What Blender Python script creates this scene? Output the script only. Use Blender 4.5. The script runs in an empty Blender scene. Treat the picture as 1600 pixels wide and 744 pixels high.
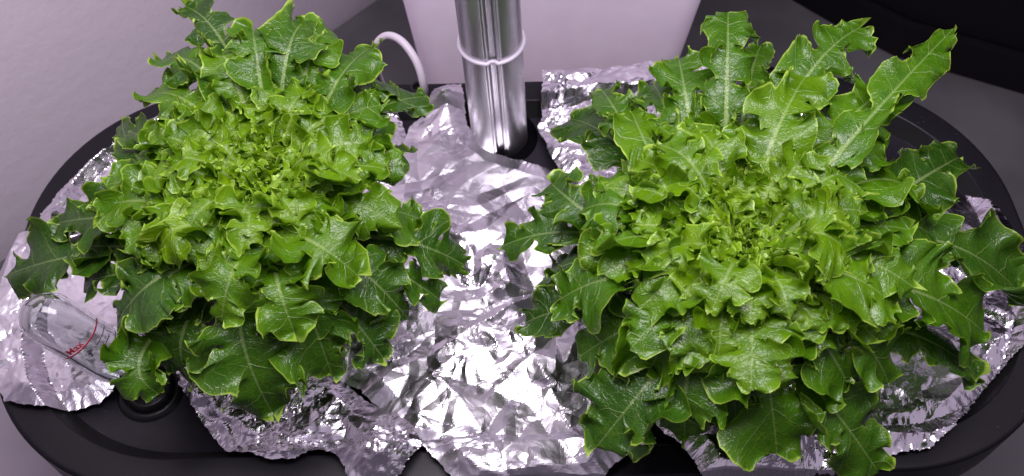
import bpy, bmesh, math, random
import numpy as np
from mathutils import Vector, Matrix

# ------------------------------------------------------------------ camera, light, exposure
S = bpy.context.scene
C = S.collection
TH = math.radians(56.0); FPX = 1500.0
CAM = np.array([-0.0076, -0.2865, 0.44])
cd = bpy.data.cameras.new('camera'); cam = bpy.data.objects.new('camera', cd); C.objects.link(cam)
cam.location = CAM; cam.rotation_euler = (math.radians(90) - TH, 0, 0)
cd.sensor_width = 36; cd.lens = 36 * FPX / 1600; cd.clip_start = .01; cd.clip_end = 50
cd.dof.use_dof = True; cd.dof.focus_distance = .46; cd.dof.aperture_fstop = 13.0
S.camera = cam
W = bpy.data.worlds.new('World'); S.world = W; W.use_nodes = True
bg = W.node_tree.nodes['Background']; bg.inputs[0].default_value = (.74, .62, .84, 1); bg.inputs[1].default_value = .14

def area(name, loc, tgt, sx, sy, power, col):
    l = bpy.data.lights.new(name, 'AREA'); l.shape = 'RECTANGLE'; l.size = sx; l.size_y = sy; l.energy = power; l.color = col
    o = bpy.data.objects.new(name, l); C.objects.link(o); o.location = loc
    o.rotation_euler = (Vector(tgt) - Vector(loc)).to_track_quat('-Z', 'Y').to_euler()
    return o
# the garden's own lamp head, above the tray and outside the frame
area('grow_lamp_left', (-.13, -.005, .47), (-.13, -.005, 0), .27, .19, 2.15, (1, .915, 1))
area('grow_lamp_right', (.15, -.005, .47), (.15, -.005, 0), .27, .19, 2.15, (1, .915, 1))
area('ceiling_bounce_fill', (0, 1.1, 1.9), (0, 1.1, 0), 6.0, 6.0, 48.0, (.93, .80, 1))  # broad fill added in place of ceiling bounce, brightens the foil
vs = S.view_settings; vs.view_transform = 'Standard'; vs.look = 'None'; vs.exposure = -.12; vs.gamma = 1
S.render.engine = 'CYCLES'
S.cycles.max_bounces = 8; S.cycles.transparent_max_bounces = 6; S.cycles.caustics_reflective = False
S.cycles.sample_clamp_indirect = 4

RNG = np.random.default_rng(7)
TABLE_Z = -.17; DECK = -.009

def at(px, py, z):
    """where the sight line of a photo pixel meets the level z"""
    x = (px - 800) / FPX; y = (372 - py) / FPX
    d = np.array([x, math.cos(TH) + y * math.sin(TH), -math.sin(TH) + y * math.cos(TH)])
    return CAM + d * ((z - CAM[2]) / d[2])

# ------------------------------------------------------------------ helpers
def mesh_obj(name, verts, faces, mat, parent=None, smooth=True, attrs=None):
    me = bpy.data.meshes.new(name)
    verts = np.asarray(verts, np.float32)
    if isinstance(faces, np.ndarray):
        n, k = faces.shape
        me.vertices.add(len(verts)); me.vertices.foreach_set('co', verts.ravel())
        me.loops.add(n * k); me.loops.foreach_set('vertex_index', faces.astype(np.int32).ravel())
        me.polygons.add(n); me.polygons.foreach_set('loop_start', np.arange(0, n * k, k, dtype=np.int32))
        me.polygons.foreach_set('loop_total', np.full(n, k, np.int32))
        me.update(calc_edges=True); me.validate()
    else:
        me.from_pydata([tuple(v) for v in verts], [], faces); me.update()
    if attrs:
        for k_, a in attrs.items():
            at_ = me.attributes.new(k_, 'FLOAT_VECTOR', 'POINT'); at_.data.foreach_set('vector', np.asarray(a, np.float32).ravel())
    me.polygons.foreach_set('use_smooth', np.full(len(me.polygons), smooth))
    if mat: me.materials.append(mat)
    o = bpy.data.objects.new(name, me); C.objects.link(o); o.parent = parent
    return o

def tag(o, label=None, cat=None, group=None, kind=None):
    if label: o['label'] = label
    if cat: o['category'] = cat
    if group: o['group'] = group
    if kind: o['kind'] = kind
    return o

def empty(name, loc):
    o = bpy.data.objects.new(name, None); C.objects.link(o); o.location = loc; o.empty_display_size = .02
    return o

def lathe(name, prof, mat, parent=None, n=48, M=None, smooth=True):
    V = []; F = []
    for r, z in prof:
        for k in range(n):
            a = 2 * math.pi * k / n; V.append((r * math.cos(a), r * math.sin(a), z))
    for i in range(len(prof) - 1):
        for k in range(n):
            F.append((i * n + k, i * n + (k + 1) % n, (i + 1) * n + (k + 1) % n, (i + 1) * n + k))
    V = np.array(V)
    if M is not None: V = V @ np.array(M.to_3x3()).T + np.array(M.translation)
    return mesh_obj(name, V, np.array(F), mat, parent, smooth)

def tube(name, pts, rad, mat, parent=None, n=14, sub=8, closed=False):
    P = np.array(pts, float); out = []
    m = len(P)
    for i in range(m if closed else m - 1):
        p0 = P[(i - 1) % m] if closed or i else P[i]; p1 = P[i]; p2 = P[(i + 1) % m]
        p3 = P[(i + 2) % m] if closed or i + 2 < m else P[(i + 1) % m]
        for t in np.linspace(0, 1, sub, endpoint=False):
            out.append(.5 * ((2 * p1) + (p2 - p0) * t + (2 * p0 - 5 * p1 + 4 * p2 - p3) * t * t + (3 * p1 - p0 - 3 * p2 + p3) * t ** 3))
    if not closed: out.append(P[-1])
    Q = np.array(out); V = []; F = []; N = len(Q)
    up = np.array([0.13, .21, 1.])
    for i in range(N):
        T = Q[(i + 1) % N] - Q[i - 1] if closed else Q[min(i + 1, N - 1)] - Q[max(i - 1, 0)]
        T /= np.linalg.norm(T); a = np.cross(up, T); a /= np.linalg.norm(a); b = np.cross(T, a); up = b
        for k in range(n):
            w = 2 * math.pi * k / n; V.append(Q[i] + rad * (math.cos(w) * a + math.sin(w) * b))
    for i in range(N if closed else N - 1):
        j = (i + 1) % N
        for k in range(n): F.append((i * n + k, i * n + (k + 1) % n, j * n + (k + 1) % n, j * n + k))
    if closed:
        return mesh_obj(name, V, np.array(F), mat, parent)
    F.append(tuple(range(n))[::-1]); F.append(tuple((N - 1) * n + k for k in range(n)))
    return mesh_obj(name, V, F, mat, parent)

# ------------------------------------------------------------------ materials
class NB:
    def __init__(s, name):
        s.m = bpy.data.materials.new(name); s.m.use_nodes = True; s.t = s.m.node_tree; s.n = s.t.nodes
        s.p = s.n['Principled BSDF']; s.out = s.n['Material Output']
    def set(s, **k):
        for a, v in k.items():
            s.link(v, s.p.inputs[a.replace('_', ' ')])
        return s
    def link(s, v, sock):
        if isinstance(v, bpy.types.NodeSocket): s.t.links.new(v, sock)
        else: sock.default_value = v
    def math(s, op, a, b=0., c=0., clamp=False):
        n = s.n.new('ShaderNodeMath'); n.operation = op; n.use_clamp = clamp
        s.link(a, n.inputs[0]); s.link(b, n.inputs[1]); s.link(c, n.inputs[2]); return n.outputs[0]
    def rng(s, v, a, b, c=0., d=1., smooth=True):
        n = s.n.new('ShaderNodeMapRange'); n.interpolation_type = 'SMOOTHSTEP' if smooth else 'LINEAR'
        for i, x in enumerate((v, a, b, c, d)): s.link(x, n.inputs[i])
        return n.outputs[0]
    def noise(s, scale, vec=None, detail=3., rough=.5, col=False):
        n = s.n.new('ShaderNodeTexNoise'); n.inputs['Scale'].default_value = scale; n.inputs['Detail'].default_value = detail
        n.inputs['Roughness'].default_value = rough
        if vec: s.t.links.new(vec, n.inputs['Vector'])
        return n.outputs['Color' if col else 'Fac']
    def vor(s, scale, vec=None, feature='DISTANCE_TO_EDGE'):
        n = s.n.new('ShaderNodeTexVoronoi'); n.feature = feature; n.inputs['Scale'].default_value = scale
        if vec: s.t.links.new(vec, n.inputs['Vector'])
        return n.outputs['Distance']
    def obj(s): return s.n.new('ShaderNodeTexCoord').outputs['Object']
    def mix(s, f, a, b, mode='MIX'):
        n = s.n.new('ShaderNodeMix'); n.data_type = 'RGBA'; n.blend_type = mode
        s.link(f, n.inputs[0]); s.link(a, n.inputs[6]); s.link(b, n.inputs[7]); return n.outputs[2]
    def bump(s, h, strength, dist, prev=None):
        n = s.n.new('ShaderNodeBump'); n.inputs['Strength'].default_value = strength; n.inputs['Distance'].default_value = dist
        s.t.links.new(h, n.inputs['Height'])
        if prev: s.t.links.new(prev, n.inputs['Normal'])
        return n.outputs[0]

def mat_plastic(name, col, rough, grain=1800, gs=.16, speck=True):
    b = NB(name); o = b.obj()
    c = b.mix(b.noise(35, o), (*[x * .8 for x in col], 1), (*[x * 1.2 for x in col], 1))
    if speck:
        d = b.rng(b.vor(330, o, 'F1'), .035, .09, 1, 0)
        d = b.math('MULTIPLY', d, b.rng(b.noise(60, o), .5, .62))
        c = b.mix(b.math('MULTIPLY', d, .5), c, (.35, .32, .36, 1))
    b.p.inputs['Specular IOR Level'].default_value = .22
    b.set(Base_Color=c, Roughness=b.rng(b.noise(20, o), .3, .7, rough * .9, rough * 1.15), Normal=b.bump(b.noise(grain, o, 1), gs, .0004))
    return b.m

M_TRAY = mat_plastic('tray_black_plastic', (.006, .005, .008), .42)
M_DECK = mat_plastic('tray_deck_plastic', (.012, .010, .016), .42)
M_RUB = mat_plastic('black_rubber', (.012, .012, .013), .3, 300, .1)

def mat_simple(name, col, rough, metal=0., **k):
    b = NB(name); o = b.obj()
    b.set(Base_Color=b.mix(b.noise(k.pop('ns', 40), o), (*[x * .9 for x in col], 1), (*[min(1, x * 1.1) for x in col], 1)), Roughness=rough, Metallic=metal)
    for a, v in k.items(): b.p.inputs[a.replace('_', ' ')].default_value = v
    return b.m
M_CABLE = mat_simple('white_cable_plastic', (.66, .6, .68), .4)
M_RING = mat_simple('translucent_white_band', (.50, .46, .54), .4)
M_RED = mat_simple('red_print', (.42, .012, .03), .4)
M_BLACKPRINT = mat_simple('black_print', (.012, .012, .014), .4)
M_BIN = mat_simple('white_bin_plastic', (.82, .73, .88), .45, Subsurface_Weight=.1)
M_CAB = mat_simple('black_cabinet', (.007, .006, .008), .5)
M_CAB.node_tree.nodes['Principled BSDF'].inputs['Specular IOR Level'].default_value = .15
M_STEM = mat_simple('pale_stem', (.45, .55, .25), .4)

M_HOLE_SHADE = mat_simple('opening_shade_black', (.003, .003, .004), .95)  # shade of the post opening, put into the colour
M_HOLE_SHADE.node_tree.nodes['Principled BSDF'].inputs['Specular IOR Level'].default_value = 0
def mat_wall():
    b = NB('painted_wall'); o = b.obj()
    h = b.noise(75, o, 4, .55)
    b.set(Base_Color=b.mix(b.noise(6, o), (.80, .72, .80, 1), (.84, .76, .84, 1)), Roughness=.55,
          Normal=b.bump(b.noise(260, o, 3), .22, .0007, b.bump(h, .25, .002)))
    return b.m
M_WALL = mat_wall()

def mat_table():
    b = NB('dark_glass_table'); o = b.obj()
    b.set(Base_Color=b.mix(b.rng(b.noise(9, o), .4, .65), (.085, .083, .090, 1), (.12, .118, .125, 1)), Roughness=.14,
          Coat_Weight=.3)
    return b.m
M_TABLE = mat_table()

def mat_post():
    b = NB('brushed_aluminium'); o = b.obj()
    mp = b.n.new('ShaderNodeMapping'); mp.inputs['Scale'].default_value = (1, 1, .02); b.t.links.new(o, mp.inputs[0])
    n = b.noise(1500, mp.outputs[0], 2)
    b.set(Base_Color=(.52, .51, .54, 1), Metallic=1., Roughness=b.rng(n, .3, .7, .34, .36), Normal=b.bump(n, .02, .0002))
    return b.m
M_POST = mat_post()

def mat_foil(name, rough, bump):
    b = NB(name); o = b.obj()
    w = b.n.new('ShaderNodeVectorMath'); w.operation = 'MULTIPLY_ADD'
    b.t.links.new(b.noise(40, o, 2, col=True), w.inputs[0]); w.inputs[1].default_value = (.02, .02, .02); b.t.links.new(o, w.inputs[2])
    e = b.rng(b.vor(75, w.outputs[0]), 0, .05)
    f = b.noise(160, w.outputs[0], 3, .6)
    h = b.math('ADD', b.math('MULTIPLY', e, 1.), b.math('MULTIPLY', f, .3))
    b.set(Base_Color=(.755, .725, .785, 1), Metallic=1., Roughness=b.rng(b.noise(30, o), .35, .65, rough * .75, rough * 1.3),
          Normal=b.bump(h, bump, .0012))
    return b.m
M_FOIL = mat_foil('aluminium_foil', .20, .06)
M_FOIL_DULL = mat_foil('aluminium_foil_dull_side', .30, .06)

def mat_glass():
    b = NB('clear_glass')
    b.set(Base_Color=(.90, .93, .92, 1), Roughness=.01, IOR=1.5); b.p.inputs['Transmission Weight'].default_value = 1
    return b.m
M_GLASS = mat_glass()

def mat_leaf():
    b = NB('lettuce_leaf')
    a = b.n.new('ShaderNodeAttribute'); a.attribute_name = 'leafuv'
    sp = b.n.new('ShaderNodeSeparateXYZ'); b.t.links.new(a.outputs['Vector'], sp.inputs[0])
    lat, along, edge = sp.outputs
    oi = b.n.new('ShaderNodeObjectInfo')
    # a wandering of the vein lines
    off = b.n.new('ShaderNodeVectorMath'); off.operation = 'MULTIPLY_ADD'
    b.t.links.new(oi.outputs['Random'], off.inputs[0]); off.inputs[1].default_value = (3, 5, 7); b.t.links.new(a.outputs['Vector'], off.inputs[2])
    cm = b.n.new('ShaderNodeCombineXYZ'); s2 = b.n.new('ShaderNodeSeparateXYZ'); b.t.links.new(off.outputs[0], s2.inputs[0])
    b.t.links.new(s2.outputs[0], cm.inputs[0]); b.t.links.new(s2.outputs[1], cm.inputs[1]); b.link(b.math('MULTIPLY', oi.outputs['Random'], 9.), cm.inputs[2])
    uv = cm.outputs[0]
    nz = b.noise(110, uv, 2)
    al = b.math('ABSOLUTE', lat)
    q = b.math('MULTIPLY_ADD', al, -.75, along)
    q = b.math('MULTIPLY_ADD', nz, .006, q)
    sec = b.math('PINGPONG', q, b.math('MULTIPLY', oi.outputs['Alpha'], .01))
    # midrib and side veins
    au = b.n.new('ShaderNodeAttribute'); au.attribute_name = 'leafu'
    su = b.n.new('ShaderNodeSeparateXYZ'); b.t.links.new(au.outputs['Vector'], su.inputs[0]); U = su.outputs[0]
    mwid = b.rng(U, .25, .95, .0018, .0004, smooth=False)
    mid = b.rng(b.math('DIVIDE', al, mwid), .45, 1., 1, 0)
    secm = b.math('MULTIPLY', b.rng(sec, .0001, .0006, 1, 0), b.rng(al, .020, .004, .25, 1))
    uvw = b.n.new('ShaderNodeVectorMath'); uvw.operation = 'MULTIPLY_ADD'
    b.t.links.new(b.noise(200, uv, 2, col=True), uvw.inputs[0]); uvw.inputs[1].default_value = (.004,) * 3; b.t.links.new(uv, uvw.inputs[2])
    net = b.vor(190, uvw.outputs[0])
    netm = b.rng(net, .0, .07, 1, 0)
    fine = b.rng(b.vor(620, uvw.outputs[0]), .0, .14, 1, 0)
    base = oi.outputs['Color']
    c = b.mix(b.rng(b.noise(85, uv, 3), .35, .7), base, b.mix(1., base, (.62, .74, .55, 1), 'MULTIPLY'))
    c = b.mix(b.math('MULTIPLY', netm, .11), c, (.30, .44, .04, 1))
    c = b.mix(b.math('MULTIPLY', fine, .05), c, (.32, .44, .06, 1))
    c = b.mix(b.math('MULTIPLY', secm, .28), c, (.36, .50, .16, 1))
    c = b.mix(b.math('MULTIPLY', mid, b.rng(U, .3, .9, .65, .25)), c, (.44, .58, .22, 1))
    em = b.rng(b.math('MULTIPLY_ADD', nz, .0008, edge), .0005, .0013, 1, 0)
    c = b.mix(b.math('MULTIPLY', em, b.rng(b.noise(70, uv, 2), .35, .62, .35, .85)), c, (.50, .72, .10, 1))
    em2 = b.rng(edge, .0, .006, 1, 0)
    c = b.mix(b.math('MULTIPLY', em2, .12), c, (.26, .47, .03, 1))
    h = b.math('MULTIPLY', b.math('MAXIMUM', netm, b.math('MULTIPLY', fine, .4)), -.5)
    h = b.math('ADD', h, b.math('MULTIPLY', secm, -1.1))
    h = b.math('ADD', h, b.math('MULTIPLY', b.noise(260, uv, 2), 1.2))
    nr = b.bump(h, .5, .0006)
    rg = b.rng(b.noise(140, uv, 2), .35, .65, .14, .25)
    b.set(Base_Color=c, Roughness=rg, Normal=nr)
    b.p.inputs['Specular IOR Level'].default_value = .55
    b.p.inputs['Coat Weight'].default_value = .0
    tr = b.n.new('ShaderNodeBsdfTranslucent'); b.t.links.new(b.mix(1., c, (.95, 1.0, .45, 1), 'MULTIPLY'), tr.inputs[0]); b.t.links.new(nr, tr.inputs[1])
    mx = b.n.new('ShaderNodeMixShader'); mx.inputs[0].default_value = .35
    b.t.links.new(b.p.outputs[0], mx.inputs[1]); b.t.links.new(tr.outputs[0], mx.inputs[2]); b.t.links.new(mx.outputs[0], b.out.inputs[0])
    return b.m
M_LEAF = mat_leaf()

# ------------------------------------------------------------------ the setting: table, wall, ledge
def slab(name, pts, z0, z1, mat, parent=None):
    n = len(pts); V = [(x, y, z0) for x, y in pts] + [(x, y, z1) for x, y in pts]
    F = [tuple(range(n))[::-1], tuple(range(n, 2 * n))] + [(i, (i + 1) % n, n + (i + 1) % n, n + i) for i in range(n)]
    return mesh_obj(name, V, F, mat, parent, smooth=False)
A = at(575, 0, TABLE_Z)[:2]; B = at(510, 45, TABLE_Z)[:2]
d = (B - A) / np.linalg.norm(B - A); nrm = np.array([-d[1], d[0]]);
if nrm[0] > 0: nrm = -nrm
w0 = A - d * 1.6; w1 = A + d * 1.6
tag(slab('table', [(w0 + nrm * -.006), tuple(w1 + nrm * -.006), (w1[0], -1.2), (1.8, -1.2), (1.8, 2.0)], TABLE_Z - .02, TABLE_Z, M_TABLE), kind='structure')
def quad_wall():
    q0 = w0 + nrm * .003; q1 = w1 + nrm * .003
    pts = [q0, q1, q1 + nrm * .05, q0 + nrm * .05]
    return slab('wall', [tuple(p) for p in pts], TABLE_Z - .3, 1.6, M_WALL)
tag(quad_wall(), kind='structure')
# a pale ledge along the left, beyond the end of the table
M_LEDGE = mat_simple('painted_ledge', (.36, .32, .37), .5)
tag(slab('ledge', [(-.20, -1.0), (-.20, -.02), (-.27, .06), tuple(A + d * .62 + nrm * -.012), (-1.1, -1.0)][::-1], TABLE_Z - .01, TABLE_Z + .012, M_LEDGE), kind='structure')

# ------------------------------------------------------------------ tray
HX, HY, RR = .2784, .1284, .1022
YAW = .0307
def outline(inset, n=26):
    """rounded rectangle set in from the tray's outer edge, in world x, y"""
    hx, hy = HX - inset, HY - inset; r = max(.004, RR - inset * .85); P = []
    for cx, cy, a0 in ((hx - r, hy - r, 0), (-hx + r, hy - r, 90), (-hx + r, -hy + r, 180), (hx - r, -hy + r, 270)):
        for k in range(n + 1):
            a = math.radians(a0 + 90 * k / n); P.append((cx + r * math.cos(a), cy + r * math.sin(a)))
    P = np.array(P); c, s = math.cos(YAW), math.sin(YAW)
    return P @ np.array([[c, s], [-s, c]])
def inset_at(x, y):
    c, s = math.cos(YAW), math.sin(YAW); X = c * x + s * y; Y = -s * x + c * y
    ax = np.abs(X) - (HX - RR); ay = np.abs(Y) - (HY - RR)
    dd = np.minimum(np.maximum(ax, ay), 0) + np.hypot(np.maximum(ax, 0), np.maximum(ay, 0)) - RR
    return -dd
PROF = [(0, -.034), (0, -.033), (0, -.0022), (.0002, -.0010), (.0010, -.0002), (.0020, 0), (.0028, 0), (.0158, 0), (.0164, -.0001), (.0168, -.0006)]
CHAN = [(.0168, -.0006), (.0172, -.0012), (.0224, -.0080), (.0230, -.0087)]
def tray_z(x, y):
    i = inset_at(x, y)
    return np.interp(i, [-.05, -.008, 0, .0165, .023], [-.06, -.010, 0, 0, DECK])
tray = tag(empty('hydroponic_tray', (0, 0, TABLE_Z)), 'black plastic hydroponic planter tray with rounded ends, standing on the dark table', 'planter')
def loft(name, prof, mat, cap=True):
    V = []; F = []
    for ins, z in prof:
        V += [(x, y, z - TABLE_Z) for x, y in outline(ins)]
    n = len(outline(0))
    for i in range(len(prof) - 1):
        for k in range(n): F.append((i * n + k, i * n + (k + 1) % n, (i + 1) * n + (k + 1) % n, (i + 1) * n + k))
    if cap: F.append(tuple((len(prof) - 1) * n + k for k in range(n)))
    return mesh_obj(name, V, F, mat, tray)
loft('rim', PROF, M_TRAY, cap=False)
loft('channel', CHAN, M_RUB, cap=False)
loft('deck', [(.0230, -.0089), (.0234, -.009), (.034, -.009)], M_DECK)
loft('water_tank', [(.012, -.17), (.010, -.10), (.006, -.035), (.0005, -.0342)], M_TRAY, cap=False)

def local(p, root): return tuple(np.array(p) - np.array(root.location))

# socket with grommet rings, in the deck at the left front
SOC = at(236, 612, DECK)
def ring(name, r, R_, z0, h, mat, parent, ctr, n=64):
    return lathe(name, [(r, z0), (r, z0 + h * .7), (r + (R_ - r) * .25, z0 + h), (R_ - (R_ - r) * .35, z0 + h * .8), (R_, z0)], mat, parent, n, Matrix.Translation(Vector(ctr)))
sc_ = np.array(local(SOC, tray))
ring('socket_ring', .0125, .0168, .0002, .0022, M_RUB, tray, sc_)
ring('socket_collar', .0088, .0122, .0002, .0052, M_RUB, tray, sc_)
lathe('socket_floor', [(0.0001, .0008), (.0092, .0008)], M_RUB, tray, 48, Matrix.Translation(Vector(sc_)))
# flat black disc: painted shade of the opening round the post foot
PB = at(781, 214, DECK)
lathe('post_opening_shade', [(.0001, .0008), (.0225, .0008), (.0230, .0002)], M_HOLE_SHADE, tray, 64, Matrix.Translation(Vector(local(PB, tray))))
# the cable port at the back edge
cp = at(655, 140, 0)
ring('cable_port', .0035, .0062, 0, .003, M_RUB, tray, local(cp, tray), 32)

# ------------------------------------------------------------------ post
post = tag(empty('lamp_post', tuple(PB)), 'silver aluminium lamp post with a central groove, rising behind the foil', 'lamp post')
post.rotation_euler = (math.radians(.5), math.radians(-2.7), math.radians(3))
pr = []
R0 = .0168
for k in range(96):
    a = -math.pi / 2 + 2 * math.pi * k / 96
    da = math.degrees((a + math.pi / 2 + math.pi) % (2 * math.pi) - math.pi)
    r = R0
    for g0 in (2.,):
        w_ = abs(da - g0)
        if w_ < 12: r -= .0022 * (0.5 + .5 * math.cos(math.pi * w_ / 12)) if w_ > 4 else .0019
    pr.append((r * math.cos(a), r * math.sin(a)))
# finer points in the groove
def post_prof():
    P = []; angs = list(np.arange(-180, -16, 5)) + list(np.arange(-16, 16, .8)) + list(np.arange(16, 180, 5))
    for da in angs:
        w_ = abs(da - 1.0)
        g = 0
        if w_ < 15: g = .0007 * min(1, (15 - w_) / 3)
        if w_ < 9: g = .0007 + .0024 * min(1, (9 - w_) / 3)
        r = R0 - g; a = math.radians(da - 90); P.append((r * math.cos(a), r * math.sin(a)))
    return P
PP = post_prof(); n = len(PP)
V = [(x, y, z) for z in (-.004, .15, .45) for x, y in PP]
F = [(i * n + k, i * n + (k + 1) % n, (i + 1) * n + (k + 1) % n, (i + 1) * n + k) for i in range(2) for k in range(n)]
F.append(tuple(range(2 * n, 3 * n)))
mesh_obj('column', V, F, M_POST, post)
rp = []
for k in range(0, 72):
    a = math.radians(k * 5 - 90); rr = R0 + .0006
    if k in (71, 0, 1): rr = R0 - .0012
    rp.append((rr * math.cos(a), rr * math.sin(a), .081))
rb = tube('retaining_band', rp, .0013, M_RING, None, 10, 3, True)
rb.data.transform(Matrix.Scale(1, 4)); rb.parent = post
tag(rb, 'clear white band round the post')

# ------------------------------------------------------------------ bin behind
BY = .195
bin_ = tag(empty('storage_bin', (.019, BY, TABLE_Z)), 'white plastic storage bin with tapered sides, standing behind the tray', 'bin')
def rrect(hw, hd, r, z, cy, n=8):
    P = []
    for cx, cy_, a0 in ((hw - r, hd - r, 0), (-hw + r, hd - r, 90), (-hw + r, -hd + r, 180), (hw - r, -hd + r, 270)):
        for k in range(n + 1):
            a = math.radians(a0 + 90 * k / n); P.append((cx + r * math.cos(a), cy + cy_ + r * math.sin(a), z))
    return P
V = []; lv = []
for z, off in ((0, 0), (.001, .0), (.30, 0), (.302, -.001), (.30, -.003), (.006, -.003)):
    hw = .0835 + z * .098 + off
    lv.append(z); V += rrect(hw, .07 + z * .06 + off, .018, z, .075)
n = len(V) // 6
F = [tuple(range(n))[::-1]] + [(i * n + k, i * n + (k + 1) % n, (i + 1) * n + (k + 1) % n, (i + 1) * n + k) for i in range(5) for k in range(n)] + [tuple(range(5 * n, 6 * n))]
mesh_obj('bin_body', V, F, M_BIN, bin_)
V = []
for z, off in ((.285, .001), (.285, .007), (.303, .007), (.303, .001)):
    V += rrect(.0835 + z * .098 + off, .07 + z * .06 + off, .018, z, .075)
F = [(i * n + k, i * n + (k + 1) % n, (i + 1) * n + (k + 1) % n, (i + 1) * n + k) for i in range(3) for k in range(n)]
mesh_obj('bin_rim', V, F, M_BIN, bin_)

# ------------------------------------------------------------------ black cabinet at the right back
a0 = at(1215, -12, TABLE_Z)[:2]; a1 = at(1330, 55, TABLE_Z)[:2]; a2 = at(1400, 90, TABLE_Z)[:2]; a3 = at(1640, 160, TABLE_Z)[:2]
cab = tag(empty('black_cabinet', (a0[0], a0[1], TABLE_Z)), 'black piece of furniture in the dark top right corner, standing on the grey table', 'cabinet')
base = [a0, a1, a2, a3, a3 + [.5, .1], a3 + [.5, .9], a0 + [.0, .7]]
base = [tuple(np.array(p) - a0) for p in base]
slab('plinth', base, .001, .035, M_CAB, cab)
up_ = [(x - .000 + (.004 if i in (0, 1, 2, 3) else 0), y + (.008 if i < 4 else 0)) for i, (x, y) in enumerate(base)]
slab('side_panel', up_, .037, .5, M_CAB, cab)

# ------------------------------------------------------------------ cable
zc = -.004
cpts = [at(650, 175, -.006), at(662, 150, .004), at(661, 128, .016), at(650, 95, .026), at(628, 65, .032), at(605, 56, .030),
        at(588, 70, .022), at(586, 95, .008), at(592, 120, -.012), at(600, 140, -.04), at(604, 150, -.07)]
tag(tube('power_cable', cpts, .0024, M_CABLE, None, 14, 8), 'white power cable looping up behind the back rim, left of the silver post', 'cable')

# ------------------------------------------------------------------ foil
def hash2(i, j, seed):
    x = (i * 73856093 ^ j * 19349663 ^ (seed * 83492791)).astype(np.int64)
    x = (x ^ (x >> 13)) * 1274126177; x = x ^ (x >> 16)
    return (x & 0xffff) / 65535.
def tri_noise(x, y, seed):
    """random heights on a skewed lattice joined by flat triangles: facets with sharp creases"""
    s = (x + y) * .36602540378; i = np.floor(x + s).astype(np.int64); j = np.floor(y + s).astype(np.int64)
    fx = x + s - i; fy = y + s - j
    flip = hash2(i, j, seed + 77) > .5
    h00 = hash2(i, j, seed); h10 = hash2(i + 1, j, seed); h01 = hash2(i, j + 1, seed); h11 = hash2(i + 1, j + 1, seed)
    a = np.where(fx > fy, h00 + (h10 - h00) * fx + (h11 - h10) * fy, h00 + (h01 - h00) * fy + (h11 - h01) * fx)
    b = np.where(fx + fy < 1, h00 + (h10 - h00) * fx + (h01 - h00) * fy, h11 + (h01 - h11) * (1 - fx) + (h10 - h11) * (1 - fy))
    return np.where(flip, a, b) - .5
def smooth_noise(x, y, seed):
    i = np.floor(x).astype(np.int64); j = np.floor(y).astype(np.int64); fx = x - i; fy = y - j
    fx = fx * fx * (3 - 2 * fx); fy = fy * fy * (3 - 2 * fy)
    return (hash2(i, j, seed) * (1 - fx) + hash2(i + 1, j, seed) * fx) * (1 - fy) + (hash2(i, j + 1, seed) * (1 - fx) + hash2(i + 1, j + 1, seed) * fx) * fy - .5
def crumple(x, y, seed, amps):
    """amps: list of (cell size m, height m)"""
    h = np.zeros_like(x)
    for k, (cell, a) in enumerate(amps):
        th = 1.1 * k + seed; c, s = math.cos(th), math.sin(th)
        wx = x + .35 * cell * 2 * smooth_noise(x / cell * .8, y / cell * .8, seed + 31 * k) ; wy = y + .7 * cell * smooth_noise(x / cell * .8 + 9, y / cell * .8, seed + 37 * k)
        X = (c * wx + s * wy) / cell; Y = (-s * wx + c * wy) / cell * (1 + .35 * (k % 2))
        m = np.clip(smooth_noise(x / .03 + k * .3, y / .03, seed + 5) + .5, 0, 1); m = (.7 + .6 * m) if k < 1 else .34 + 2.3 * m ** 3
        h += a * m * tri_noise(X + 50, Y + 50, seed + 11 * k)
    return h
def seg_closest(P, poly):
    best = np.full(len(P), 1e9); Q = np.zeros_like(P)
    for a, b in zip(poly, np.roll(poly, -1, 0)):
        ab = b - a; t = np.clip(((P - a) @ ab) / (ab @ ab + 1e-12), 0, 1); q = a + t[:, None] * ab
        dd = ((P - q) ** 2).sum(1); m = dd < best; best[m] = dd[m]; Q[m] = q[m]
    return np.sqrt(best), Q
def inside(P, poly):
    c = np.zeros(len(P), bool)
    for a, b in zip(poly, np.roll(poly, -1, 0)):
        cond = ((a[1] > P[:, 1]) != (b[1] > P[:, 1]))
        with np.errstate(divide='ignore', invalid='ignore'):
            xi = (b[0] - a[0]) * (P[:, 1] - a[1]) / (b[1] - a[1]) + a[0]
        c ^= cond & (P[:, 0] < xi)
    return c
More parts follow.
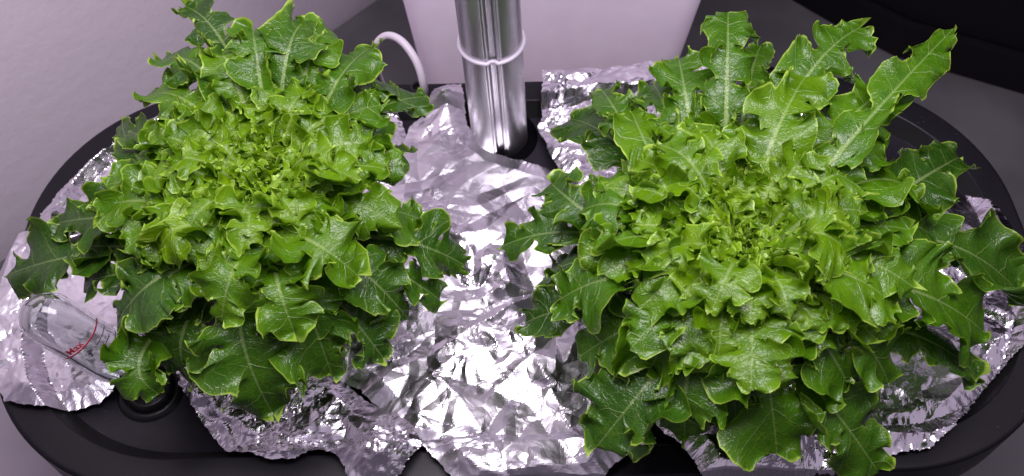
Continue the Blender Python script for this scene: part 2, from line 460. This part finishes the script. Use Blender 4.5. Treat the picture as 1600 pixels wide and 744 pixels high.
def foil(name, label, pix, amps, mat, seed, lift=.0012, z=0., h=.00085, ragged=.0008, serr=0., bumps=(), edge_lift=0.):
    poly0 = np.array([at(px, py, z)[:2] for px, py in pix]); r = np.random.default_rng(seed)
    poly = []
    for a, b in zip(poly0, np.roll(poly0, -1, 0)):
        L = np.linalg.norm(b - a); m = max(1, int(L / .0013)); nn = np.array([-(b - a)[1], (b - a)[0]]) / L
        for k in range(m):
            t = k / m; p = a + (b - a) * t
            j = ragged * (3 * smooth_noise(np.array([p[0] * 90.]), np.array([p[1] * 90.]), seed)[0] + 1.2 * (r.random() - .5)) + serr * (k % 2)
            poly.append(p + nn * j)
    poly = np.array(poly)
    x0, y0 = poly.min(0) - h; x1, y1 = poly.max(0) + h
    nx = int((x1 - x0) / h) + 1; ny = int((y1 - y0) / h) + 1
    X, Y = np.meshgrid(x0 + h * np.arange(nx), y0 + h * np.arange(ny)); P = np.stack([X.ravel(), Y.ravel()], 1)
    P += (r.random(P.shape) - .5) * h * .25
    ins = inside(P, poly).reshape(ny, nx)
    keep = (ins[:-1, :-1].astype(int) + ins[1:, :-1] + ins[:-1, 1:] + ins[1:, 1:]) >= 2
    jj, ii = np.nonzero(keep); idx = jj * nx + ii
    F = np.stack([idx, idx + 1, idx + nx + 1, idx + nx], 1)
    used = np.unique(F); mp = np.full(nx * ny, -1); mp[used] = np.arange(len(used)); F = mp[F]; P = P[used]; insu = ins.ravel()[used]
    # the rim of the sheet follows the outline
    coarse = poly[::1]
    dist = np.empty(len(P)); Q = np.empty_like(P)
    for k in range(0, len(P), 20000): dist[k:k + 20000], Q[k:k + 20000] = seg_closest(P[k:k + 20000], coarse)
    P = np.where(insu[:, None], P, Q); dist = np.where(insu, dist, 0)
    zz = tray_z(P[:, 0], P[:, 1])
    cr = crumple(P[:, 0], P[:, 1], seed, amps); A_ = sum(a for _, a in amps)
    zz = zz + lift + (cr + A_ * .42) * np.clip(.30 + dist / .014, 0, 1) + edge_lift * np.exp(-dist / .006)
    for (bx, by, br, bh) in bumps:
        c = at(bx, by, z)[:2]; zz += bh * np.exp(-((P - c) ** 2).sum(1) / (br * br))
    # creases also push the sheet sideways
    g = A_ * .5
    dx = crumple(P[:, 0] + 3, P[:, 1], seed + 3, amps[-2:]) ; dy = crumple(P[:, 0], P[:, 1] + 3, seed + 4, amps[-2:])
    P = P + np.stack([dx, dy], 1) * .5
    ctr = P.mean(0); V = np.concatenate([P - ctr, (zz)[:, None]], 1)
    o = mesh_obj(name, V, F, mat, smooth=False); o.location = (ctr[0], ctr[1], 0)
    # facets: a crease sharper than 40 degrees stays sharp
    tag(o, label, 'foil'); o['group'] = 'aluminium foil laid over the tray'
    return o
FINE = [(.038, .0064), (.020, .0046), (.0098, .0019), (.0050, .0004)]
foil('foil_sheet', 'crumpled silver foil sheet running from the post forward between the two lettuces',
     [(668, 170), (680, 150), (700, 140), (722, 141), (728, 165), (731, 190), (745, 212), (770, 230), (800, 242), (840, 252), (866, 264), (900, 300), (960, 420), (1010, 560), (1010, 650),
      (1028, 688), (985, 716), (955, 735), (930, 770), (740, 782), (712, 752), (690, 735), (668, 712), (655, 690), (610, 650), (560, 605), (520, 592), (450, 560), (440, 300), (600, 320), (612, 240), (640, 190)],
     FINE, M_FOIL_DULL, 3, lift=.003, bumps=((700, 170, .012, .006), (600, 480, .03, .004), (860, 560, .02, .005)))
foil('foil_sheet', 'tightly crumpled foil strip at the front left rim, below the left lettuce',
     [(272, 575), (285, 612), (300, 640), (322, 668), (340, 692), (365, 708), (420, 720), (462, 722), (480, 714), (500, 710), (525, 716), (545, 752), (575, 765), (620, 760), (640, 735), (660, 700), (650, 660), (600, 640), (540, 600), (430, 540), (290, 540)],
     [(.024, .007), (.012, .0052), (.0062, .0030), (.0034, .0011)], M_FOIL, 11, lift=.0035, bumps=((480, 600, .012, .007), (600, 690, .014, .006)))
foil('foil_sheet', 'dull foil corner hanging over the left rim beside the glass gauge',
     [(-40, 430), (-30, 520), (-6, 600), (10, 634), (60, 637), (110, 634), (150, 626), (170, 606), (176, 585), (215, 560), (300, 520), (300, 400), (150, 350), (20, 370)],
     [(.05, .007), (.019, .0022), (.008, .0013), (.004, .0006)], M_FOIL_DULL, 21, lift=.003)
foil('foil_sheet', 'foil piece inside the left back rim under the outer leaves of the left lettuce',
     [(68, 340), (110, 290), (150, 248), (205, 208), (280, 168), (470, 170), (620, 165), (650, 250), (500, 420), (200, 420), (80, 395)],
     [(.03, .006), (.012, .0032), (.006, .0016), (.003, .0006)], M_FOIL, 31, lift=.0018)
foil('foil_sheet', 'shiny foil piece over the back rim, right of the silver post',
     [(846, 126), (880, 121), (915, 113), (950, 106), (1010, 108), (1080, 108), (1200, 118), (1330, 175), (1330, 300), (1100, 330), (900, 300), (872, 262), (858, 240), (850, 215), (842, 195), (846, 165)],
     [(.026, .012), (.011, .0045), (.006, .0018), (.0035, .0006)], M_FOIL, 41, lift=.006, bumps=((925, 170, .012, .006),))
foil('foil_sheet', 'large smoother foil sheet with a torn serrated edge under the right lettuce',
     [(1020, 655), (1045, 682), (1062, 703), (1090, 748), (1120, 772), (1300, 742), (1400, 716), (1449, 706), (1462, 690), (1490, 670), (1515, 638), (1529, 622), (1551, 603), (1578, 565), (1602, 536),
      (1628, 480), (1618, 420), (1590, 375), (1555, 330), (1500, 285), (1300, 290), (1100, 420), (960, 560)],
     [(.05, .010), (.022, .0036), (.009, .0014), (.004, .0005)], M_FOIL, 52, lift=.003, serr=.0007)
# a scrap of clear film on the table at the far right
foil_ = None

# ------------------------------------------------------------------ lettuces
def leaf_mesh(name, P0, P1, P2, hw, az, seed, nu=64, nv=13, lobes=4., depth=.55, ruf=.35, curl=.2, cup=.1, twist=0., u0=.2, sweep=.5, teeth=.05, kr=1., bulb=.8, fr=1., um=.68, parent=None, col=(.1, .28, .02), origin=(0, 0, 0), mid_w=1.):
    r = np.random.default_rng(seed)
    u = np.linspace(0, 1, nu); v = np.linspace(-1, 1, nv); v = np.sign(v) * np.abs(v) ** .85
    c = 2 * P1 - .5 * (P0 + P2)                                             # the curve passes through P1 half way
    sp = ((1 - u) ** 2)[:, None] * P0 + (2 * u * (1 - u))[:, None] * c + (u ** 2)[:, None] * P2
    L = np.linalg.norm(np.diff(sp, axis=0), axis=1).sum()
    T = np.gradient(sp, axis=0); T /= np.linalg.norm(T, axis=1)[:, None]
    Sd = np.array([-az[1], az[0], 0.]); N = np.cross(T, Sd) * -1
    N = np.where(((N @ np.array([-az[0] * .3, -az[1] * .3, 1.])) < 0)[:, None], -N, N); N /= np.linalg.norm(N, axis=1)[:, None]
    Sv = np.cross(N, T); Sv /= np.linalg.norm(Sv, axis=1)[:, None]
    tw = twist * u
    Sv, N = Sv * np.cos(tw)[:, None] + N * np.sin(tw)[:, None], N * np.cos(tw)[:, None] - Sv * np.sin(tw)[:, None]
    ss = lambda a, b, x: (lambda t: t * t * (3 - 2 * t))(np.clip((x - a) / (b - a), 0, 1))
    env = .10 + .90 * ss(u0, um, u)
    env = env * np.sqrt(np.clip(1 - np.clip((u - um) / (1 - um + 1e-6), 0, 1) ** 2.6, 0, 1)) + .004
    side = []
    for s in range(2):
        jit = .25 * np.sin(2 * math.pi * (u * 1.7 + r.random())) + .12 * np.sin(2 * math.pi * (u * 3.9 + r.random()))
        ph = lobes * u ** 1.15 + r.random() * .5 + jit
        notch = (.5 + .5 * np.cos(2 * math.pi * ph)) ** 1.15
        dd = min(.78, depth * (1.0 + .4 * r.random()))
        w = hw * env * (1 - dd * notch * (1 - .55 * ss(.8, 1., u)))
        w = w * (1 + .13 * np.sin(2 * math.pi * 2.6 * ph + r.random() * 6) * ss(.2, .5, u) + .06 * np.sin(2 * math.pi * 5.3 * ph + r.random() * 6))
        saw = (u * (30 + 6 * r.random()) * (L / .1) ** .6 + .6 * np.sin(9 * u + r.random() * 6)) % 1.
        w = w * (1 + teeth * (1.6 * saw - .8) * (.5 + r.random(nu)))
        side.append((w, ph, r.random() * 6.28, r.random() * 6.28))
    f2 = 2.1 + .5 * r.random()
    Wd = np.where(v[None, :] < 0, side[0][0][:, None], side[1][0][:, None])
    Ph = np.where(v[None, :] < 0, side[0][1][:, None], side[1][1][:, None])
    q1 = np.where(v[None, :] < 0, side[0][2], side[1][2]); q2 = np.where(v[None, :] < 0, side[0][3], side[1][3])
    a = np.abs(v)[None, :]
    x = v[None, :] * Wd
    fwd = sweep * a ** 1.3 * Wd * (1 - .75 * ss(.72, 1., u)[:, None])
    dph = np.maximum(np.abs(np.gradient(Ph, u, axis=0)), 1.)
    inner = (ss(.15, .4, u) * (1 - ss(.93, 1., u)))[:, None]
    fwd = fwd - bulb * L / dph / (2 * math.pi) * np.sin(2 * math.pi * Ph) * a ** 2 * inner
    w1 = np.sin(math.pi * Ph + q1); w2 = np.sin(2 * math.pi * f2 * Ph + q2); w3 = np.sin(2 * math.pi * 4.3 * Ph + q1 * 2)
    grow = (.15 + .85 * ss(.12, .55, u))[:, None]
    kap = kr * grow * (.95 * w1 + .25 * w2) + cup * 2 + 1e-4
    kap = np.where(np.abs(kap) < .02, .02, kap)
    bend = kap * a ** 1.6
    # each half of the blade rolls up or down towards its margin without stretching
    arc = np.linspace(0, 1, 9)[None, None, :] * a[..., None]
    ang = kap[..., None] * arc ** 2.2 * 1.35
    wx = np.trapezoid(np.cos(ang), arc, axis=2) if hasattr(np, 'trapezoid') else np.trapz(np.cos(ang), arc, axis=2)
    wn = np.trapezoid(np.sin(ang), arc, axis=2) if hasattr(np, 'trapezoid') else np.trapz(np.sin(ang), arc, axis=2)
    xx = np.sign(v)[None, :] * wx * Wd
    X = x * 110 + seed; Y = (u[:, None] * L - .7 * np.abs(x)) * 90 + seed * 1.3 + 0 * x
    nn = wn * Wd + ruf * hw * grow * (a ** 2.2 * .32 * w2 + a ** 3.5 * .46 * fr * w3) - .0006 * mid_w * np.exp(-(x / .0016) ** 2)
    nn = nn + .0011 * min(1, hw / .015) * (np.sin(X * 1.1 + 1.3 * np.sin(Y * .7)) * np.cos(Y * 1.2 + np.sin(X * .6))) * a ** .5 * np.clip(env / .5, 0, 1)[:, None]
    tt = fwd + curl * hw * a ** 2.2 * np.cos(2 * math.pi * f2 * Ph + q2) * .45
    G = sp[:, None, :] + Sv[:, None, :] * xx[..., None] + N[:, None, :] * nn[..., None] + T[:, None, :] * tt[..., None]
    k_ = (.5 * np.clip(a, 0, 1) ** .5)[..., None]
    for _ in range(int(9 * (nu / 150.) ** 2)):                             # tissue rounds off: relax the margin along its length
        G[1:-1] = G[1:-1] * (1 - k_) + .5 * (G[:-2] + G[2:]) * k_
    sw = ((u * 34 + 1.2 * np.sin(11 * u + seed)) % 1.) - .4
    # then the fine frill along the margin
    lam = .0055 + .16 * hw; Af = fr * (.0011 + .078 * hw)
    sf = (u * L / lam)[:, None] + .55 * np.sin(u[:, None] * 9 + np.where(v < 0, 0., 2.)[None, :] + seed)
    ph_ = 2 * math.pi * sf; ga = grow * a ** 3.2 * (.6 + .4 * np.sin(u[:, None] * 13 + q2))
    G = G + N[:, None, :] * (Af * ga * np.sin(ph_))[..., None] + Sv[:, None, :] * (np.sign(v)[None, :] * Af * .55 * ga * np.cos(ph_ * .5 + 1))[..., None] + T[:, None, :] * (Af * .8 * ga * np.cos(2 * ph_ + .6))[..., None]
    G = G + Sv[:, None, :] * (np.sign(v)[None, :] * a ** 6 * (sw * .0011 * min(1, hw / .012) * ss(.2, .4, u) * (.4 + r.random(nu)))[:, None])[..., None]
    V = G.reshape(-1, 3) - np.array(origin)
    i, j = np.meshgrid(np.arange(nu - 1), np.arange(nv - 1), indexing='ij'); b_ = (i * nv + j).ravel()
    F = np.stack([b_, b_ + 1, b_ + nv + 1, b_ + nv], 1)
    edge = (1 - a) * Wd
    at3 = np.stack([x, (u[:, None] * L + fwd), edge], -1).reshape(-1, 3)
    o = mesh_obj(name, V, F, M_LEAF, parent, True, {'leafuv': at3, 'leafu': np.stack([u[:, None] + 0 * x, x * 0, x * 0], -1).reshape(-1, 3)})
    o.color = (*col, (.9 if hw > .015 else .6) * (.8 + .4 * r.random()))
    return o

DARK = np.array([.017, .074, .009]); MIDC = np.array([.066, .192, .003]); BRIGHT = np.array([.22, .39, .002]); PALE = np.array([.20, .42, .03])
def tone(t):
    """0 = young bright heart, 1 = old dark outer leaf"""
    if t < .5: return BRIGHT + (MIDC - BRIGHT) * (t / .5)
    return MIDC + (DARK - MIDC) * ((t - .5) / .5)

def lettuce(label, ctr, zc, heroes, seed, n_in, R_in, dome):
    root = tag(empty('lettuce_plant', (ctr[0], ctr[1], DECK)), label, 'lettuce', 'green oakleaf lettuces growing in the tray')
    org = (ctr[0], ctr[1], DECK); r = np.random.default_rng(seed)
    lathe('stem', [(.0001, 0), (.009, 0), (.008, .02), (.006, .045), (.0001, .05)], M_STEM, root, 16)
    k = 0
    for (tx, ty, tz, bx, by, bz, wpx, tn, lobes, depth) in heroes:
        tip = at(tx, ty, tz); bs = at(bx, by, bz); P0 = np.array([ctr[0], ctr[1], .028]) + (bs - [ctr[0], ctr[1], bs[2]]) * [.12, .12, 0]
        a = (tip - bs)[:2]; a /= np.linalg.norm(a) + 1e-9
        # the curve's middle sits on the blade's base when that lies half way out
        leaf_mesh('leaf', P0, bs, tip, wpx / 2750., a, seed * 100 + k, kr=1.45 - .5 * tn, nu=180, nv=23, lobes=lobes + 1.5, depth=min(.88, depth + .24), ruf=.34 + .14 * r.random(), curl=.30, cup=.02 + .16 * (r.random() - .5),
                  twist=(r.random() - .5) * .7, u0=.22, um=.70, sweep=.14, teeth=.035, parent=root, col=tone(tn + (r.random() - .5) * .12), origin=org)
        k += 1
    gold = math.pi * (3 - math.sqrt(5)); ph0 = r.random() * 6
    for i in range(n_in):
        t = (i + .5) / n_in
        az = ph0 + gold * i + (r.random() - .5) * .3; a = np.array([math.cos(az), math.sin(az)])
        rr = .004 + R_in * t ** .80 * (.9 + .2 * r.random())
        zt = dome(t) + .008 * (r.random() - .5)
        P0 = np.array([ctr[0] + a[0] * .003, ctr[1] + a[1] * .003, .025])
        P2 = np.array([ctr[0] + a[0] * rr, ctr[1] + a[1] * rr, zt])
        mr = rr * (.46 - .06 * t); P1 = np.array([ctr[0] + a[0] * mr, ctr[1] + a[1] * mr, .025 + (zt - .025) * (.72 + .14 * t + .14 * r.random())])
        col = tone(.02 + .44 * t + (r.random() - .5) * .14)
        leaf_mesh('leaf', P0, P1, P2, (.0064 + .0122 * t ** .9) * (.85 + .35 * r.random()), a, seed * 100 + 50 + i, kr=(1.6 - .45 * t) * (.7 + .6 * r.random()), nu=120 + int(40 * t), nv=17 + 2 * int(2 * t),
                  lobes=3.6 + 1.6 * t + .9 * r.random(), depth=.68 + .18 * r.random(), ruf=.55 - .1 * t, curl=.3, cup=.12 - .12 * t, twist=(r.random() - .5) * .9,
                  u0=.26, um=.76, sweep=.10, teeth=.02, parent=root, col=col, origin=org, mid_w=.6)
    return root

cL = at(405, 285, .085); cR = at(1165, 375, .085)
# tip x, y, z | blade base x, y, z | half width px | tone | lobes | lobe depth
HL = [
 (288, 8, .10, 375, 120, .095, 42, .95, 3, .5), (252, 92, .09, 350, 150, .10, 46, .7, 3.5, .40), (226, 150, .085, 330, 190, .095, 52, .45, 3.6, .42),
 (395, 45, .11, 410, 150, .10, 45, .5, 3, .7), (480, 28, .105, 440, 140, .10, 50, .8, 3, .55), (512, 42, .10, 470, 150, .095, 48, .5, 3.5, .6),
 (580, 72, .09, 500, 180, .095, 52, .6, 4, .65), (668, 150, .065, 540, 210, .08, 50, .85, 4, .6), (610, 130, .07, 520, 190, .085, 48, .7, 3, .55),
 (190, 188, .05, 250, 280, .07, 28, .85, 2, .4), (640, 235, .05, 540, 260, .075, 45, .8, 3, .5), (8, 430, .035, 190, 390, .065, 62, .9, 2.6, .4),
 (85, 350, .055, 230, 345, .08, 48, .75, 3.5, .6), (150, 330, .075, 270, 320, .09, 52, .35, 3.5, .6),
 (180, 512, .06, 275, 420, .085, 58, .8, 2.3, .35), (250, 618, .055, 240, 525, .065, 44, .55, 2.2, .45), (300, 600, .045, 300, 490, .07, 50, .75, 3, .55),
 (425, 645, .045, 375, 480, .08, 72, .65, 3, .55), (345, 505, .085, 380, 400, .095, 45, .35, 3, .6), (520, 590, .05, 465, 440, .08, 66, .7, 2.6, .45),
 (600, 560, .045, 510, 450, .07, 56, .85, 2.5, .45), (560, 430, .085, 470, 370, .095, 60, .4, 3, .6), (640, 500, .05, 530, 400, .08, 58, .7, 2.8, .5),
 (728, 415, .04, 590, 370, .07, 58, .85, 2.8, .5), (665, 345, .06, 550, 330, .08, 50, .6, 3, .5), (690, 470, .045, 580, 410, .065, 50, .8, 3, .55),
 (245, 400, .09, 310, 350, .10, 48, .2, 3, .6), (240, 480, .07, 300, 410, .085, 50, .7, 3, .5), (460, 520, .08, 430, 420, .09, 55, .4, 3, .6),
 (235, 225, .085, 310, 240, .095, 48, .4, 3, .6), (70, 385, .045, 235, 385, .068, 46, .85, 3, .5), (130, 440, .05, 265, 415, .072, 44, .9, 3, .5), (270, 585, .05, 300, 470, .07, 48, .85, 3, .5), (200, 205, .07, 290, 260, .085, 40, .7, 3, .5), (340, 80, .105, 380, 160, .10, 45, .4, 3, .6)]
HR = [
 (1138, 18, .11, 1135, 170, .10, 50, .6, 3.0, .62), (1345, 42, .10, 1225, 180, .095, 48, .55, 3.0, .62), (1492, 42, .10, 1285, 270, .10, 40, .6, 3.6, .66), (1300, 330, .10, 1235, 360, .098, 46, .3, 2.6, .5), (1290, 430, .10, 1215, 390, .098, 44, .3, 2.6, .5), (1390, 210, .085, 1290, 280, .095, 46, .45, 3, .55),
 (1190, 70, .08, 1160, 190, .09, 45, .6, 3, .6), (1265, 110, .10, 1195, 250, .10, 58, .35, 3, .6), (1060, 90, .09, 1080, 200, .09, 52, .6, 3, .6),
 (940, 140, .07, 1000, 240, .08, 38, .7, 3, .5), (985, 170, .08, 1030, 270, .09, 46, .45, 3, .45), (890, 185, .045, 1000, 260, .07, 58, .9, 2.3, .35),
 (1400, 130, .085, 1280, 240, .095, 62, .5, 3.5, .6), (1500, 245, .045, 1390, 310, .07, 58, .9, 2.5, .35), (1445, 330, .07, 1330, 290, .09, 62, .5, 3.2, .6),
 (1592, 455, .035, 1400, 370, .07, 80, .75, 2.6, .4), (1540, 520, .045, 1360, 440, .08, 80, .6, 2.4, .35), (1530, 590, .035, 1390, 510, .06, 55, .8, 3, .5),
 (1375, 740, .035, 1250, 580, .07, 58, .65, 3.4, .65), (1215, 712, .055, 1180, 520, .085, 70, .55, 3.2, .62), (1340, 640, .055, 1250, 500, .085, 66, .6, 3, .55),
 (930, 700, .045, 1050, 555, .07, 78, .8, 3, .6), (1070, 690, .05, 1080, 560, .075, 58, .6, 3, .6), (818, 505, .04, 950, 470, .06, 40, .95, 2.4, .4),
 (782, 385, .05, 950, 370, .07, 42, .85, 3, .6), (860, 285, .06, 940, 350, .075, 50, .85, 3, .55), (870, 470, .065, 1000, 430, .085, 66, .6, 3, .6),
 (900, 560, .05, 1030, 490, .075, 62, .65, 3, .6), (850, 430, .045, 960, 410, .07, 45, .85, 3, .5), (1400, 480, .09, 1270, 420, .095, 62, .35, 3.2, .6),
 (1390, 600, .06, 1290, 490, .085, 60, .5, 3, .55), (905, 330, .08, 1010, 340, .09, 52, .5, 3, .6), (1120, 590, .08, 1130, 470, .09, 56, .35, 3, .6),
 (1010, 600, .06, 1060, 500, .085, 60, .5, 3, .6), (1020, 130, .075, 1060, 230, .085, 46, .7, 3, .55), (1330, 400, .10, 1240, 370, .10, 52, .25, 3, .6),
 (1480, 400, .05, 1360, 350, .08, 60, .7, 3, .5), (1150, 660, .05, 1140, 540, .075, 52, .6, 3, .6)]
domeL = lambda t: .086 + .012 * math.sin(min(1, t * 1.6) * math.pi * .5) - .030 * max(0, t - .55)
lettuce('frilly green oakleaf lettuce on the left side of the tray, beside the glass gauge', cL, .09, HL, 5, 116, .066, domeL)
lettuce('larger green oakleaf lettuce on the right, with a long pale-ribbed leaf at its upper right', cR, .09, HR, 9, 132, .073, domeL)

# ------------------------------------------------------------------ glass gauge
g_top = at(42, 476, .060); g_bot = at(224, 590, -.003)
ax = Vector(g_top - g_bot); GL = ax.length + .0
q = ax.to_track_quat('Z', 'X')
gauge = tag(empty('water_gauge', tuple(g_bot)), 'clear glass gauge with round top and red mark, at the left front rim', 'gauge')
gauge.rotation_euler = q.to_euler()
RG = .0124
prof = [(.0001, .001), (.0075, .001), (.0085, .004)]
body = [(.0085, .004), (.0088, .016), (.0104, .028), (.0122, .036)]
zc_ = GL
out = [(.0080, .0), (.0084, .006), (.0106, .014), (.0121, .020), (RG, .026), (RG, zc_ - RG)]
for k in range(1, 15):
    a = math.pi / 2 * k / 14; out.append((max(RG * math.cos(a), 1e-5), zc_ - RG + RG * math.sin(a)))
th = .0025
inn = [(max(r_ - th, 1e-5), z_ - (th if i > 5 else 0) * (i - 5) / 14) for i, (r_, z_) in enumerate(out)][::-1]
lathe('glass_dome', out + inn + [out[0]], M_GLASS, gauge, 64)
def prad(z): return float(np.interp(z, [o_[1] for o_ in out[:6]], [o_[0] for o_ in out[:6]])) + .00012
def band(name, z0, z1, a0, a1, mat, n=28):
    V = []; F = []
    for k in range(n + 1):
        a = a0 + (a1 - a0) * k / n
        for z_ in (z0, z1):
            for o_ in (0, .0001): r_ = prad(z_) + o_; V.append((r_ * math.cos(a), r_ * math.sin(a), z_))
    for k in range(n):
        b_ = 4 * k; c_ = b_ + 4
        F += [(b_, c_, c_ + 2, b_ + 2), (b_ + 1, b_ + 3, c_ + 3, c_ + 1), (b_, b_ + 1, c_ + 1, c_), (b_ + 2, c_ + 2, c_ + 3, b_ + 3)]
    return mesh_obj(name, V, F, mat, gauge)
# the side of the gauge that faces the camera
inv = gauge.rotation_euler.to_matrix().inverted()
cdir = inv @ Vector(CAM - (g_top * .7 + g_bot * .3)); AC = math.atan2(cdir.y, cdir.x)
ZR = GL * .60
band('red_mark', ZR - .0004, ZR + .0004, AC - 1.15, AC + 1.15, M_RED)
for k in range(5):
    z_ = ZR - .0045 - .0036 * k
    band('scale_mark', z_ - .00022, z_ + .00022, AC + .10, AC + (1.15 if k % 2 == 0 else .75), M_BLACKPRINT, 14)
def wrap_text(txt, size, z, a_c, mat, name, flip=1):
    cu = bpy.data.curves.new(name, 'FONT'); cu.body = txt; cu.size = size; cu.align_x = 'CENTER'; cu.extrude = 0.00005; cu.offset = .00008
    to = bpy.data.objects.new(name, cu); C.objects.link(to)
    dg = bpy.context.evaluated_depsgraph_get(); me = bpy.data.meshes.new_from_object(to.evaluated_get(dg)); bpy.data.objects.remove(to)
    V = np.array([v.co[:] for v in me.vertices])
    for v in me.vertices:
        x, y, w_ = v.co; zz = z + y; r_ = prad(zz) + .00006 + w_; a = a_c + x / r_
        v.co = (r_ * math.cos(a), r_ * math.sin(a), zz)
    me.materials.clear(); me.materials.append(mat)
    o = bpy.data.objects.new(name, me); C.objects.link(o); o.parent = gauge
    return o
wrap_text('Max', .0050, ZR + .0010, AC - .45, M_RED, 'lettering')
wrap_text('2', .0028, ZR - .0065, AC - .3, M_BLACKPRINT, 'scale_number')
wrap_text('1', .0028, ZR - .0145, AC - .3, M_BLACKPRINT, 'scale_number')
band('red_base_mark', .0020, .0028, AC - 1.2, AC + 1.2, M_RED)

pts = [(sc_[0] + .0106 * math.cos(math.radians(a)), sc_[1] + .0106 * math.sin(math.radians(a)), .0054) for a in range(-150, -45, 6)]
tube('red_print', pts, .00035, M_RED, tray, 6, 3)
